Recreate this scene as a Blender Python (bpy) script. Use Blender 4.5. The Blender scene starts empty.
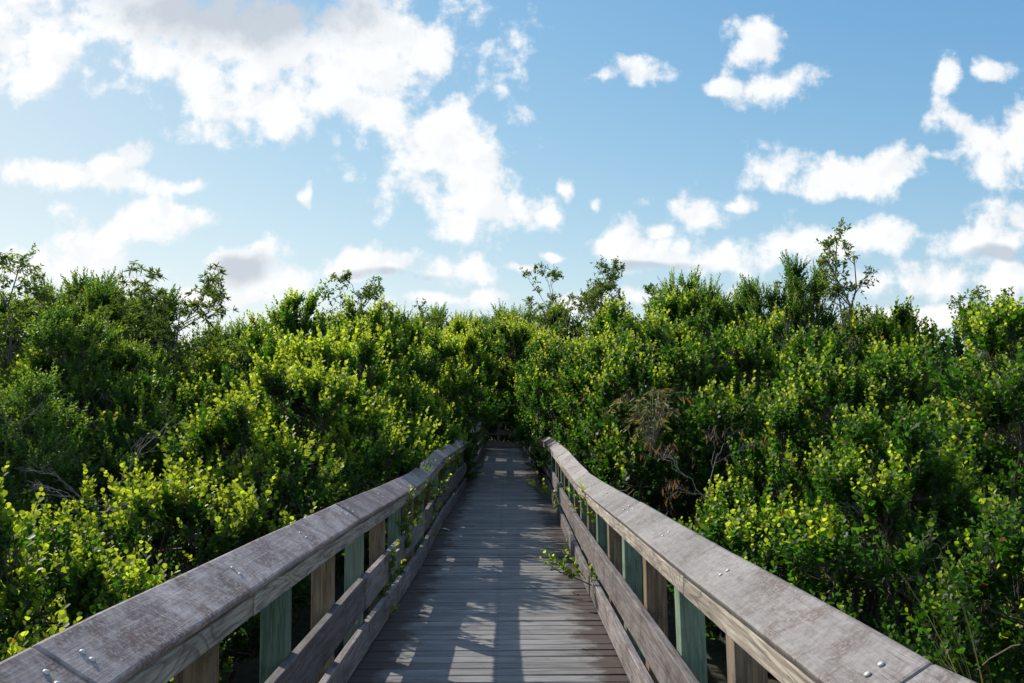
import bpy, bmesh, math, random
import numpy as np
from mathutils import Vector, Matrix

random.seed(7)
scene = bpy.context.scene
col = scene.collection
PI = math.pi

# ------------------------------------------------------------------ camera
F, CX, CY = 850.0, 512.0, 341.5
CAM_Z = 1.52
HORIZON, VPX = 415.0, 497.0
GROUND = -0.9
cd = bpy.data.cameras.new('camera')
cam = bpy.data.objects.new('camera', cd)
col.objects.link(cam)
cd.sensor_width = 36.0
cd.lens = F / 1024.0 * 36.0
cd.clip_start = 0.05
cd.clip_end = 3000.0
cam.location = (0, 0, CAM_Z)
PITCH = math.atan((HORIZON - CY) / F)
YAW = math.atan((CX - VPX) / F)
cam.rotation_euler = (PI / 2 + PITCH, 0, -YAW)
scene.camera = cam
CR = cam.rotation_euler.to_matrix()

def pix_uv(px, py):
    """direction seen at a pixel of the photograph -> (x/y, z/y) of that direction"""
    d = CR @ Vector(((px - CX) / F, -(py - CY) / F, -1.0))
    return d.x / d.y, d.z / d.y

def at(px, d, top):
    """plan position at distance d, and height above ground so that the top reaches row `top`"""
    u, v = pix_uv(px, top)
    return u * d, CAM_Z + v * d - GROUND

# ------------------------------------------------------------------ scene helpers
def tag(o, label=None, cat=None, group=None, kind=None):
    if label: o['label'] = label
    if cat: o['category'] = cat
    if group: o['group'] = group
    if kind: o['kind'] = kind
    return o

def empty(name, loc=(0, 0, 0), rz=0.0):
    o = bpy.data.objects.new(name, None)
    o.empty_display_size = 0.2
    o.location = loc
    o.rotation_euler = (0, 0, rz)
    col.objects.link(o)
    return o

def link(name, mesh, parent=None, mat=None):
    o = bpy.data.objects.new(name, mesh)
    if mat is not None and len(mesh.materials) == 0:
        mesh.materials.append(mat)
    col.objects.link(o)
    if parent is not None:
        o.parent = parent
    return o

def copy_thing(root):
    r = root.copy(); col.objects.link(r)
    for ch in list(root.children):
        c = ch.copy(); col.objects.link(c); c.parent = r
        for g in list(ch.children):
            d = g.copy(); col.objects.link(d); d.parent = c
    return r

class MB:
    """collects verts / faces and links them as one mesh object"""
    def __init__(s): s.v, s.f, s.a = [], [], []
    def add(s, vs, fs, a=0.0):
        n = len(s.v); s.v += [tuple(p) for p in vs]
        for f in fs:
            s.f.append(tuple(i + n for i in f)); s.a.append(a)
    def box(s, x0, x1, y0, y1, z0, z1, a=0.0):
        s.add([(x0,y0,z0),(x1,y0,z0),(x1,y1,z0),(x0,y1,z0),(x0,y0,z1),(x1,y0,z1),(x1,y1,z1),(x0,y1,z1)],
              [(0,3,2,1),(4,5,6,7),(0,1,5,4),(1,2,6,5),(2,3,7,6),(3,0,4,7)], a)
    def sweep(s, rects, a=0.0):
        """rects: list of 4-corner loops in order; capped at the ends"""
        n = len(s.v)
        for r in rects: s.v += [tuple(p) for p in r]
        k = len(rects)
        for i in range(k - 1):
            for j in range(4):
                b = n + i * 4; q = (j + 1) % 4
                s.f.append((b + j, b + 4 + j, b + 4 + q, b + q)); s.a.append(a)
        s.f.append((n, n + 1, n + 2, n + 3)); s.a.append(a)
        e = n + (k - 1) * 4
        s.f.append((e + 3, e + 2, e + 1, e)); s.a.append(a)
    def build(s, name, mat, parent=None, bevel=0.0, seg=2, smooth=False):
        m = bpy.data.meshes.new(name)
        m.from_pydata(s.v, [], s.f)
        bm = bmesh.new(); bm.from_mesh(m)
        bmesh.ops.recalc_face_normals(bm, faces=bm.faces); bm.to_mesh(m); bm.free()
        at_ = m.attributes.new('rnd', 'FLOAT', 'FACE')
        at_.data.foreach_set('value', np.array(s.a, dtype=np.float32))
        m.materials.append(mat)
        o = link(name, m, parent)
        if bevel:
            md = o.modifiers.new('bevel', 'BEVEL'); md.width = bevel; md.segments = seg
            md.limit_method = 'ANGLE'; md.harden_normals = False
        if smooth:
            m.polygons.foreach_set('use_smooth', [True] * len(m.polygons))
        return o

# ------------------------------------------------------------------ node helpers
class NT:
    def __init__(s, tree): s.t = tree; s.n = tree.nodes; s.l = tree.links
    def new(s, typ, ins=None, **props):
        nd = s.n.new(typ)
        for k, v in props.items(): setattr(nd, k, v)
        if ins:
            for k, v in ins.items():
                sk = nd.inputs[k]
                if hasattr(v, 'is_output'): s.l.new(v, sk)
                else: sk.default_value = v
        return nd
    def math(s, op, a, b=0.0, c=None, clamp=False):
        d = {0: a, 1: b}
        if c is not None: d[2] = c
        return s.new('ShaderNodeMath', d, operation=op, use_clamp=clamp).outputs[0]
    def mix(s, f, a, b, blend='MIX'):
        nd = s.new('ShaderNodeMix', None, data_type='RGBA', blend_type=blend)
        for i, v in ((0, f), (6, a), (7, b)):
            if hasattr(v, 'is_output'): s.l.new(v, nd.inputs[i])
            else: nd.inputs[i].default_value = v
        return nd.outputs[2]
    def smooth(s, v, lo, hi, a=0.0, b=1.0):
        return s.new('ShaderNodeMapRange', {0: v, 1: lo, 2: hi, 3: a, 4: b}, interpolation_type='SMOOTHSTEP').outputs[0]
    def noise(s, vec, scale, detail=4.0, rough=0.55, dist=0.0):
        return s.new('ShaderNodeTexNoise', {'Vector': vec, 'Scale': scale, 'Detail': detail, 'Roughness': rough, 'Distortion': dist})

def new_mat(name):
    m = bpy.data.materials.new(name); m.use_nodes = True
    m.node_tree.nodes.clear()
    return m, NT(m.node_tree)

def c4(r, g, b): return (r, g, b, 1.0)

def wood(name, light, dark, stain, axis, stain_lo=0.55, stain_hi=0.7, rough=0.75, bump=0.35, rings=0.0, edge=None, soft=0.0, fade=None, cracks=0.0):
    """weathered timber; axis = direction of the grain"""
    m, t = new_mat(name)
    tc = t.new('ShaderNodeTexCoord')
    oi = t.new('ShaderNodeObjectInfo')
    geo = t.new('ShaderNodeAttribute', attribute_name='rnd')
    off = t.new('ShaderNodeCombineXYZ', {0: t.math('MULTIPLY', oi.outputs['Random'], 13.0), 1: t.math('MULTIPLY', geo.outputs['Fac'], 37.0), 2: t.math('MULTIPLY', oi.outputs['Random'], 31.0)})
    p = t.new('ShaderNodeVectorMath', {0: tc.outputs['Object'], 1: off.outputs[0]}, operation='ADD').outputs[0]
    sc = [70.0, 70.0, 70.0]; sc['XYZ'.index(axis)] = 3.5
    sp = t.new('ShaderNodeVectorMath', {0: p, 1: tuple(sc)}, operation='MULTIPLY').outputs[0]
    g1 = t.noise(sp, 1.0, 5.0, 0.6, 0.4).outputs[0]
    sc2 = [14.0, 14.0, 14.0]; sc2['XYZ'.index(axis)] = 2.2
    sp2 = t.new('ShaderNodeVectorMath', {0: p, 1: tuple(sc2)}, operation='MULTIPLY').outputs[0]
    g2 = t.noise(sp2, 1.0, 6.0, 0.62, 0.8).outputs[0]
    patch = t.noise(p, 6.0, 7.0, 0.66, 0.3).outputs[0]
    speck = t.noise(p, 90.0, 3.0, 0.6).outputs[0]
    fuzz = t.noise(p, 38.0, 6.0, 0.7).outputs[0]
    gmix = t.math('ADD', t.math('MULTIPLY', g1, 1.0 - soft), t.math('MULTIPLY', fuzz, soft))
    grain = t.smooth(gmix, 0.36, 0.64)
    c = t.mix(grain, c4(*dark), c4(*light))
    c = t.mix(t.smooth(g2, 0.5, 0.72, 0.0, 0.55 * (1 - soft * .7)), c, c4(*[x * 0.55 for x in dark]))
    st = t.math('MULTIPLY', t.smooth(patch, stain_lo, stain_hi), t.smooth(speck, 0.36, 0.55))
    c = t.mix(t.math('MULTIPLY', st, 0.8), c, c4(*stain))
    big = t.noise(p, 1.7, 3.0, 0.5).outputs[0]
    if rings:
        sc3 = [9.0, 9.0, 9.0]; sc3['XYZ'.index(axis)] = 1.1
        sp3 = t.new('ShaderNodeVectorMath', {0: p, 1: tuple(sc3)}, operation='MULTIPLY').outputs[0]
        rn = t.noise(sp3, 0.9, 2.0, 0.4, 0.6).outputs[0]
        w = t.math('FRACT', t.math('MULTIPLY', rn, 16.0))
        c = t.mix(t.math('MULTIPLY', t.smooth(w, 0.55, 0.95), rings), c, c4(*[x * 0.4 for x in dark]))
    if fade:
        fd = t.noise(t.new('ShaderNodeVectorMath', {0: p, 1: (5.0, 5.0, 1.3)}, operation='MULTIPLY').outputs[0], 1.0, 5.0, .65).outputs[0]
        c = t.mix(t.math('MULTIPLY', t.smooth(t.math('MULTIPLY_ADD', oi.outputs['Random'], .35, fd), .62, 1.0), .5), c, c4(*fade))
    if cracks:
        sc4 = [95.0, 95.0, 95.0]; sc4['XYZ'.index(axis)] = 1.3
        ck = t.noise(t.new('ShaderNodeVectorMath', {0: p, 1: tuple(sc4)}, operation='MULTIPLY').outputs[0], 1.0, 2.0, .5, .3).outputs[0]
        ck = t.math('ABSOLUTE', t.math('SUBTRACT', ck, .5))
        pt = t.noise(p, 3.0, 3.0, .5).outputs[0]
        c = t.mix(t.math('MULTIPLY', t.smooth(ck, .0, .022, cracks, 0), t.smooth(pt, .42, .6)), c, c4(*[x * .25 for x in dark]))
    val = t.math('MULTIPLY_ADD', oi.outputs['Random'], 0.28, 0.86)
    val = t.math('MULTIPLY', val, t.math('MULTIPLY_ADD', geo.outputs['Fac'], 0.45, 0.78))
    val = t.math('MULTIPLY', val, t.smooth(big, 0.3, 0.7, 0.8, 1.15))
    c = t.mix(1.0, c, t.new('ShaderNodeCombineColor', {0: val, 1: val, 2: val}).outputs[0], 'MULTIPLY')
    if edge:
        # dirt and leaf mould that gathers against the kerb boards
        x = t.new('ShaderNodeSeparateXYZ', {0: tc.outputs['Object']})
        cen = t.math('MULTIPLY_ADD', x.outputs[1], 0.011, -0.07)
        dx = t.math('ABSOLUTE', t.math('SUBTRACT', x.outputs[0], cen))
        dn = t.noise(tc.outputs['Object'], 3.2, 7.0, 0.68).outputs[0]
        dd = t.math('ADD', dx, t.math('MULTIPLY', t.math('SUBTRACT', dn, 0.5), 0.85))
        c = t.mix(t.smooth(dd, 0.52, 0.70, 0.0, 0.9), c, c4(*edge))
        # two screw heads in each plank over each of the three stringers
        py_ = t.math('MULTIPLY', t.math('ABSOLUTE', t.math('SUBTRACT', t.math('ABSOLUTE', t.math('SUBTRACT', t.math('FRACT', t.math('DIVIDE', t.math('ADD', x.outputs[1], 2.5), 0.137)), 0.46)), 0.26)), 0.137)
        px_ = t.math('MINIMUM', t.math('ABSOLUTE', t.math('SUBTRACT', dx, 0.72)), t.math('ABSOLUTE', t.math('SUBTRACT', dx, 0.01)))
        rr = t.math('SQRT', t.math('ADD', t.math('MULTIPLY', px_, px_), t.math('MULTIPLY', py_, py_)))
        c = t.mix(t.smooth(rr, .0045, .007, .85, 0), c, c4(.035, .028, .024))
        c = t.mix(t.smooth(rr, .007, .022, .35, 0), c, c4(.07, .05, .04))
    hgt = t.math('ADD', t.math('MULTIPLY', g1, 0.7), t.math('ADD', t.math('MULTIPLY', g2, 0.5), t.math('MULTIPLY', speck, 0.25)))
    bp = t.new('ShaderNodeBump', {'Strength': bump, 'Distance': 0.006, 'Height': hgt})
    b = t.new('ShaderNodeBsdfPrincipled', {'Base Color': c, 'Roughness': rough, 'Normal': bp.outputs[0], 'Specular IOR Level': 0.35})
    t.new('ShaderNodeOutputMaterial', {0: b.outputs[0]})
    return m

def plain(name, colr, rough=0.6, metal=0.0, var=0.25, scale=20.0):
    m, t = new_mat(name)
    tc = t.new('ShaderNodeTexCoord')
    n = t.noise(tc.outputs['Object'], scale, 5.0, 0.6).outputs[0]
    v = t.smooth(n, 0.3, 0.7, 1 - var, 1 + var)
    c = t.mix(1.0, c4(*colr), t.new('ShaderNodeCombineColor', {0: v, 1: v, 2: v}).outputs[0], 'MULTIPLY')
    bp = t.new('ShaderNodeBump', {'Strength': 0.4, 'Distance': 0.01, 'Height': n})
    b = t.new('ShaderNodeBsdfPrincipled', {'Base Color': c, 'Roughness': rough, 'Metallic': metal, 'Normal': bp.outputs[0]})
    t.new('ShaderNodeOutputMaterial', {0: b.outputs[0]})
    return m

def leaf_mat(name, old, new, thru_old, thru_new, odd=(0.35, 0.09, 0.02), rough=0.5, thru=0.48, odd_at=0.988):
    m, t = new_mat(name)
    tip = t.new('ShaderNodeAttribute', attribute_name='tip').outputs['Fac']
    rnd = t.new('ShaderNodeAttribute', attribute_name='lrnd').outputs['Fac']
    oi = t.new('ShaderNodeObjectInfo')
    c = t.mix(tip, c4(*old), c4(*new))
    th = t.mix(tip, c4(*thru_old), c4(*thru_new))
    v = t.math('MULTIPLY', t.math('MULTIPLY_ADD', rnd, 0.7, 0.62), t.math('MULTIPLY_ADD', oi.outputs['Random'], 0.3, 0.85))
    vc = t.new('ShaderNodeCombineColor', {0: v, 1: v, 2: v}).outputs[0]
    c = t.mix(1.0, c, vc, 'MULTIPLY'); th = t.mix(1.0, th, vc, 'MULTIPLY')
    o = t.math('GREATER_THAN', rnd, odd_at)
    c = t.mix(o, c, c4(*odd)); th = t.mix(o, th, c4(*[min(1, x * 1.6) for x in odd]))
    ob = t.new('ShaderNodeTexCoord').outputs['Object']
    sp = t.noise(ob, 55.0, 3.0, .6).outputs[0]
    c = t.mix(t.smooth(sp, .60, .74, 0, .6), c, c4(.09, .075, .02)); th = t.mix(t.smooth(sp, .60, .74, 0, .5), th, c4(.16, .14, .02))
    b = t.new('ShaderNodeBsdfPrincipled', {'Base Color': c, 'Roughness': rough, 'Specular IOR Level': 0.32})
    tr = t.new('ShaderNodeBsdfTranslucent', {0: th})
    mx = t.new('ShaderNodeMixShader', {0: thru, 1: b.outputs[0], 2: tr.outputs[0]})
    t.new('ShaderNodeOutputMaterial', {0: mx.outputs[0]})
    return m

M = {}
M['cap'] = wood('weathered_cap', (0.285, 0.262, 0.25), (0.178, 0.157, 0.148), (0.10, 0.065, 0.052), 'Y', 0.48, 0.64, 0.62, 0.45, soft=.72, cracks=.7)
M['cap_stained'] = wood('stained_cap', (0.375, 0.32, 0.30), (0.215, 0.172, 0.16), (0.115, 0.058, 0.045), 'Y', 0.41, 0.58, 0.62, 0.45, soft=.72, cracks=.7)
M['fascia'] = wood('weathered_fascia', (0.50, 0.44, 0.36), (0.25, 0.21, 0.17), (0.10, 0.06, 0.04), 'Y', 0.6, 0.75, 0.75, 0.4, rings=0.6, cracks=.8)
M['rail'] = wood('weathered_rail', (0.235, 0.21, 0.20), (0.12, 0.10, 0.096), (0.06, 0.04, 0.035), 'Y', 0.5, 0.68, 0.78, 0.5, cracks=.8)
M['deck'] = wood('weathered_deck', (0.29, 0.277, 0.262), (0.172, 0.162, 0.152), (0.09, 0.07, 0.06), 'X', 0.56, 0.74, 0.66, 0.5, edge=(0.055, 0.035, 0.028))
M['post_old'] = wood('old_post', (0.25, 0.175, 0.105), (0.125, 0.08, 0.048), (0.06, 0.035, 0.02), 'Z', 0.5, 0.66, 0.8, 0.45, rings=0.3, fade=(0.16, 0.14, 0.12), cracks=.9)
M['post_green'] = wood('treated_green_post', (0.20, 0.295, 0.20), (0.115, 0.19, 0.125), (0.07, 0.085, 0.06), 'Z', 0.52, 0.7, 0.75, 0.4, rings=0.35, fade=(0.20, 0.19, 0.15), cracks=.8)
M['beam'] = wood('under_beam', (0.12, 0.1, 0.085), (0.06, 0.05, 0.04), (0.03, 0.03, 0.02), 'Y')
M['zinc'] = plain('galvanised_steel', (0.5, 0.49, 0.47), 0.55, 0.25, 0.2, 60.0)
M['bark'] = plain('grey_bark', (0.16, 0.135, 0.11), 0.85, 0, 0.4, 30.0)
M['bark_dark'] = plain('brown_bark', (0.085, 0.066, 0.05), 0.85, 0, 0.4, 30.0)
M['twig'] = plain('dead_twig', (0.19, 0.17, 0.15), 0.8, 0, 0.35, 40.0)
M['leaf'] = leaf_mat('cocoplum_leaf', (0.021, 0.058, 0.008), (0.11, 0.19, 0.014), (0.085, 0.255, 0.009), (0.70, 0.84, 0.04), rough=.52, odd=(0.22, 0.12, 0.02), odd_at=.994)
M['leaf_dark'] = leaf_mat('myrtle_leaf', (0.028, 0.066, 0.013), (0.08, 0.14, 0.018), (0.12, 0.29, 0.018), (0.34, 0.50, 0.03), odd=(0.2, 0.12, 0.03), odd_at=0.997)
M['leaf_tree'] = leaf_mat('tree_leaf', (0.045, 0.085, 0.02), (0.10, 0.15, 0.03), (0.15, 0.27, 0.025), (0.34, 0.44, 0.04), odd=(0.2, 0.12, 0.03), odd_at=0.996)
M['leaf_brown'] = leaf_mat('dry_leaf', (0.14, 0.075, 0.03), (0.22, 0.11, 0.035), (0.2, 0.09, 0.03), (0.36, 0.17, 0.04), thru=0.35)
M['leaf_olive'] = leaf_mat('willow_leaf', (0.09, 0.105, 0.035), (0.16, 0.15, 0.05), (0.16, 0.17, 0.04), (0.3, 0.26, 0.06))
M['blade'] = leaf_mat('grass_blade', (0.11, 0.13, 0.03), (0.24, 0.22, 0.07), (0.22, 0.26, 0.05), (0.4, 0.36, 0.1), odd_at=2.0)
M['litter'] = leaf_mat('fallen_leaf', (0.16, 0.09, 0.05), (0.3, 0.2, 0.12), (0.1, 0.05, 0.02), (0.1, 0.05, 0.02), thru=0.1, odd_at=2.0)
M['pale_litter'] = leaf_mat('pale_fallen_leaf', (0.45, 0.45, 0.45), (0.5, 0.5, 0.5), (0.3, 0.3, 0.3), (0.3, 0.3, 0.3), thru=0.1, odd_at=2.0)

# ------------------------------------------------------------------ boardwalk geometry (metres)
def interp(tab, y):
    ys = [a for a, b in tab]; vs = [b for a, b in tab]
    return float(np.interp(y, ys, vs))
XC = [(0, -0.058), (3.4, -0.06), (5, -0.044), (6.8, -0.016), (9, 0.028), (11.7, 0.062), (16, 0.17), (36, 0.26)]
CAPD = [(-3, .58), (2.1, .585), (5.2, .627), (7.0, .665), (8.8, .688), (10.3, .65), (11.9, .588), (15.4, .57), (18.6, .55), (22, .51), (26, .46), (30, .41), (36, .35)]
DECKD = [(-3, 1.52), (2.1, 1.52), (5.2, 1.53), (8.8, 1.56), (11.8, 1.49), (15, 1.46), (20, 1.43), (26, 1.40), (36, 1.37), (44, 1.37)]
def xc(y): return interp(XC, y)
def zcap(y): return CAM_Z - interp(CAPD, y)
def zdeck(y): return CAM_Z - interp(DECKD, y)
HALF = 0.775                     # cap inner edge from the middle line
CAPW, CAPRISE, CAPT = 0.155, 0.097, 0.038     # the cap board is canted: its outer edge stands higher
CTX, CTZ = 0.020, -0.032         # thickness of the canted cap, as an offset outwards and down
END_Y = 34.8

rng = random.Random(11)
deck = MB()
y = -2.5
PW = 0.137
while y < 38.0:
    g = 0.011 + rng.random() * 0.007
    zz = zdeck(y + PW / 2) + rng.uniform(-0.003, 0.003)
    tl = rng.uniform(-0.003, 0.003)
    xl, xr = xc(y) - HALF - 0.16, xc(y) + HALF + 0.16
    if y > END_Y - 1.2: xl = -7.5 - (y - 30) * .2
    w = rng.uniform(-0.002, 0.002)
    a = rng.random()
    if rng.random() < .05: zz += rng.uniform(.002, .005); a = rng.choice([0.0, .9, 1.0])
    rects = []
    for k in range(7):
        x = xl + (xr - xl) * k / 6
        dz = tl * (k / 3 - 1) + rng.uniform(-0.0012, 0.0012)
        rects.append([(x, y + w, zz + dz), (x, y + PW - g + w, zz + dz), (x, y + PW - g + w, zz + dz - 0.042), (x, y + w, zz + dz - 0.042)])
    deck.sweep(rects, a)
    y += PW
boardwalk = deck.build('boardwalk', M['deck'], None, bevel=0.004, seg=1)
tag(boardwalk, 'weathered grey plank boardwalk running straight ahead between two timber railings', 'boardwalk', kind='structure')
for s in (-0.72, 0.0, 0.72):
    mb = MB(); rects = []
    for k in range(24):
        yy = -2.5 + 38.5 * k / 23
        x = xc(yy) + s; z = zdeck(yy) - 0.046
        rects.append([(x - .03, yy, z), (x + .03, yy, z), (x + .03, yy, z - .2), (x - .03, yy, z - .2)])
    mb.sweep(rects); mb.build('stringer', M['beam'], boardwalk)

def bolt_head(parent, x, y, z, r=0.0082):
    bm = bmesh.new()
    bmesh.ops.create_uvsphere(bm, u_segments=10, v_segments=6, radius=r)
    for v in bm.verts: v.co.z *= 0.55
    m = bpy.data.meshes.new('bolt_head'); bm.to_mesh(m); bm.free()
    m.polygons.foreach_set('use_smooth', [True] * len(m.polygons))
    m.materials.append(M['zinc'])
    o = link('bolt_head', m, parent); o.location = (x, y, z)
    return o

def railing(side, joints, first_post, pitch, label, seed):
    r = random.Random(seed)
    root = empty('timber_railing', (0, 0, 0))
    tag(root, label, 'railing')
    def X(yy, a): return xc(yy) + side * (HALF + a + (max(0, 1.73 - yy) * .14 if side > 0 else 0))
    def board(name, y0, y1, a0, a1, zfun, z0, z1, mat, bev, n=5, ja=0.004, jz=0.004):
        """a length of timber following the railing between y0 and y1"""
        mb = MB(); rects = []
        e0, e1 = r.uniform(-ja, ja), r.uniform(-ja, ja); q0, q1 = r.uniform(-jz, jz), r.uniform(-jz, jz)
        for k in range(n + 1):
            t = k / n; yy = y0 + (y1 - y0) * t
            da = e0 + (e1 - e0) * t; dz = q0 + (q1 - q0) * t + r.uniform(-.0012, .0012)
            zz = zfun(yy)
            c = [(X(yy, a0 + da), yy, zz + z1 + dz), (X(yy, a1 + da), yy, zz + z1 + dz), (X(yy, a1 + da), yy, zz + z0 + dz), (X(yy, a0 + da), yy, zz + z0 + dz)]
            rects.append(c)
        mb.sweep(rects, r.random())
        return mb.build(name, mat, root, bevel=bev, seg=3)
    for j0, j1 in zip(joints[:-1], joints[1:]):
        mb = MB(); rects = []; y0, y1 = j0 + .004, j1 - .004
        e0, e1, q0, q1 = [r.uniform(-.0018, .0018) for _ in range(4)]
        for k in range(13):
            t = k / 12; yy = y0 + (y1 - y0) * t; zz = zcap(yy) + q0 + (q1 - q0) * t + r.uniform(-.001, .001)
            da = e0 + (e1 - e0) * t + r.uniform(-.001, .001)
            rects.append([(X(yy, a + da), yy, zz + b) for a, b in ((0, 0), (CAPW, CAPRISE), (CAPW + CTX, CAPRISE + CTZ), (CTX, CTZ))])
        mb.sweep(rects, r.random())
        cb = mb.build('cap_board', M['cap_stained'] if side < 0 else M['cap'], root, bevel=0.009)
        ys = [j0 + .085, j1 - .085] + ([j0 + (j1 - j0) * .5] if j1 - j0 < 3 else [j0 + (j1 - j0) * .36, j0 + (j1 - j0) * .66])
        for yy in ys:
            yy += r.uniform(-.015, .015)
            for a in (.062, .092):
                a += r.uniform(-.003, .003)
                b = bolt_head(cb, X(yy, a), yy + r.uniform(-.008, .008), zcap(yy) + a * CAPRISE / CAPW + .002)
                b.rotation_euler = (0, -side * math.atan(CAPRISE / CAPW), 0)
    # boards under the cap and lower rails break at their own places
    def runs(start, step):
        ys = [start]
        while ys[-1] < END_Y: ys.append(min(END_Y, ys[-1] + step + r.uniform(-.15, .15)))
        return list(zip(ys[:-1], ys[1:]))
    for y0, y1 in runs(-2.4 + (.6 if side > 0 else .1), 2.72 if side < 0 else 2.65):
        board('fascia_board', y0 + .003, y1 - .003, .022, .064, zcap, -.108, -.036, M['fascia'], 0.005, n=8)
    for y0, y1 in runs(-2.4 + .9, 3.6):
        board('mid_rail', y0 + .003, y1 - .003, .02, .063, zdeck, .295, .50, M['rail'], 0.006, n=8, ja=.008, jz=.012)
    for y0, y1 in runs(-2.4 + .2, 3.3):
        board('kerb_board', y0 + .003, y1 - .003, .02, .063, zdeck, .012, .185, M['rail'], 0.006, n=8, ja=.008, jz=.008)
    yy = first_post; k = 0
    while yy < END_Y:
        green = (k % 2 == 1)
        s = .108
        mb = MB()
        ztop = zcap(yy) - .004
        x0 = X(yy, .068); x1 = X(yy, .068 + s)
        xa, xb = min(x0, x1), max(x0, x1)
        lean = 0.035 + r.uniform(-.012, .012)
        rects = []
        zb = GROUND - .2
        for i in range(5):
            z = zb + (ztop - zb) * i / 4
            dx = -(z - ztop) * lean * (1 if z < ztop else 0) * .6
            dx = max(-.01, min(dx, .06)) if side > 0 else max(-.06, min(dx * .4, .02))
            za, zb_ = (z, z) if i < 4 else ((z, z + s * .6) if side > 0 else (z + s * .6, z))
            rects.append([(xa + dx, yy, za), (xb + dx, yy, zb_), (xb + dx, yy + s, zb_), (xa + dx, yy + s, za)])
        mb.sweep(rects, r.random())
        p = mb.build('post', M['post_green'] if green else M['post_old'], root, bevel=0.005)
        p['label'] = 'green pressure treated post' if green else 'old brown timber post'
        if green and yy < 16:
            b = MB(); zc = zdeck(yy) + .2
            bx = X(yy, .085)
            b.box(min(bx, bx + side * .055), max(bx, bx + side * .055), yy - .006, yy - .001, zc, zc + .1)
            bk = b.build('bracket', M['zinc'], p, bevel=.001, seg=1)
            h = bolt_head(p, bx + side * .028, yy - .007, zc + .055, .011); h.name = 'bracket_bolt'; h.rotation_euler = (PI / 2, 0, 0)
        yy += pitch + r.uniform(-.015, .015); k += 1
    return root

railing(-1, [-1.5, 1.88, 5.2, 8.75, 11.8, 15.3, 18.6, 22, 25.6, 29, 32.2, END_Y], -1.06, .955,
        'weathered timber railing along the left side of the boardwalk, its cap stained reddish brown', 3)
railing(1, [-1.6, 1.73, 5.3, 8.9, 12.0, 15.5, 18.9, 22.3, 25.7, 29.1, 32.4, END_Y], -0.57, .86,
        'weathered timber railing along the right side of the boardwalk, sunlit on its inner face', 4)

# railing that closes the far end, where the walk turns to the left
def end_railing():
    root = empty('timber_railing', (1.2, 35.6, 0))
    tag(root, 'distant timber railing crossing behind the far end of the boardwalk', 'railing')
    A = Vector((0, 0)); B = Vector((-8.4, 4.4))
    d = (B - A).normalized(); n = Vector((-d.y, d.x)); L = (B - A).length
    zb = CAM_Z - 1.37
    def plank(name, s0, s1, o0, o1, z0, z1, mat):
        mb = MB()
        rects = []
        for s in (s0, (s0 + s1) / 2, s1):
            p0 = A + d * s + n * o0; p1 = A + d * s + n * o1
            rects.append([(p0.x, p0.y, z1), (p1.x, p1.y, z1), (p1.x, p1.y, z0), (p0.x, p0.y, z0)])
        mb.sweep(rects, .5)
        return mb.build(name, mat, root, bevel=.006)
    for a, b in ((0, 3.1), (3.11, 6.2), (6.21, L)):
        plank('cap_board', a, b, -.18, 0, zb + 1.03, zb + 1.07, M['cap'])
        plank('mid_rail', a, b, -.02, .025, zb + .53, zb + .74, M['rail'])
        plank('kerb_board', a, b, -.02, .025, zb + .02, zb + .26, M['rail'])
    s = .3; k = 0
    while s < L:
        plank('post', s, s + .105, -.13, -.025, GROUND - .2, zb + 1.025, M['post_green'] if k % 2 else M['post_old']); s += .95; k += 1
end_railing()

# ------------------------------------------------------------------ ground
def ground_mat():
    m, t = new_mat('marsh_soil')
    tc = t.new('ShaderNodeTexCoord')
    n1 = t.noise(tc.outputs['Object'], 0.6, 8.0, 0.65).outputs[0]
    n2 = t.noise(tc.outputs['Object'], 9.0, 8.0, 0.7).outputs[0]
    c = t.mix(t.smooth(n2, .35, .65), c4(.018, .016, .010), c4(.06, .048, .03))
    c = t.mix(t.smooth(n1, .45, .65, 0, .6), c, c4(.03, .045, .012))
    bp = t.new('ShaderNodeBump', {'Strength': .8, 'Distance': .05, 'Height': n2})
    b = t.new('ShaderNodeBsdfPrincipled', {'Base Color': c, 'Roughness': .9, 'Normal': bp.outputs[0]})
    t.new('ShaderNodeOutputMaterial', {0: b.outputs[0]})
    return m
mb = MB()
N = 40
ext = [(-1500 + 3000 * (i / N)) for i in range(N + 1)]
gv, gf = [], []
for j in range(N + 1):
    for i in range(N + 1):
        gv.append((ext[i], ext[j] + 600, GROUND))
for j in range(N):
    for i in range(N):
        a = j * (N + 1) + i; gf.append((a, a + 1, a + N + 2, a + N + 1))
mb.add(gv, gf)
tag(mb.build('ground', ground_mat()), 'dark marshy soil under the thicket and the boardwalk', 'ground', kind='structure')

# ------------------------------------------------------------------ foliage builders
ROUND = np.array([(0, 0, 0), (1, 0, -.03), (.2, .27, .03), (.58, .46, .06), (.9, .31, .01), (.2, -.27, .03), (.58, -.46, .06), (.9, -.31, .01)])
OVAL = np.array([(0, 0, 0), (1, 0, -.12), (.25, .20, .04), (.55, .24, .03), (.85, .12, -.05), (.25, -.20, .04), (.55, -.24, .03), (.85, -.12, -.05)])
NARROW = np.array([(0, 0, 0), (1, 0, -.22), (.25, .09, .02), (.55, .11, -.03), (.85, .05, -.14), (.25, -.09, .02), (.55, -.11, -.03), (.85, -.05, -.14)])
LFACE = np.array([(0, 2, 3, 4, 1), (0, 1, 7, 6, 5)])

def norm(a): return a / np.maximum(np.linalg.norm(a, axis=-1, keepdims=True), 1e-9)

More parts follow.
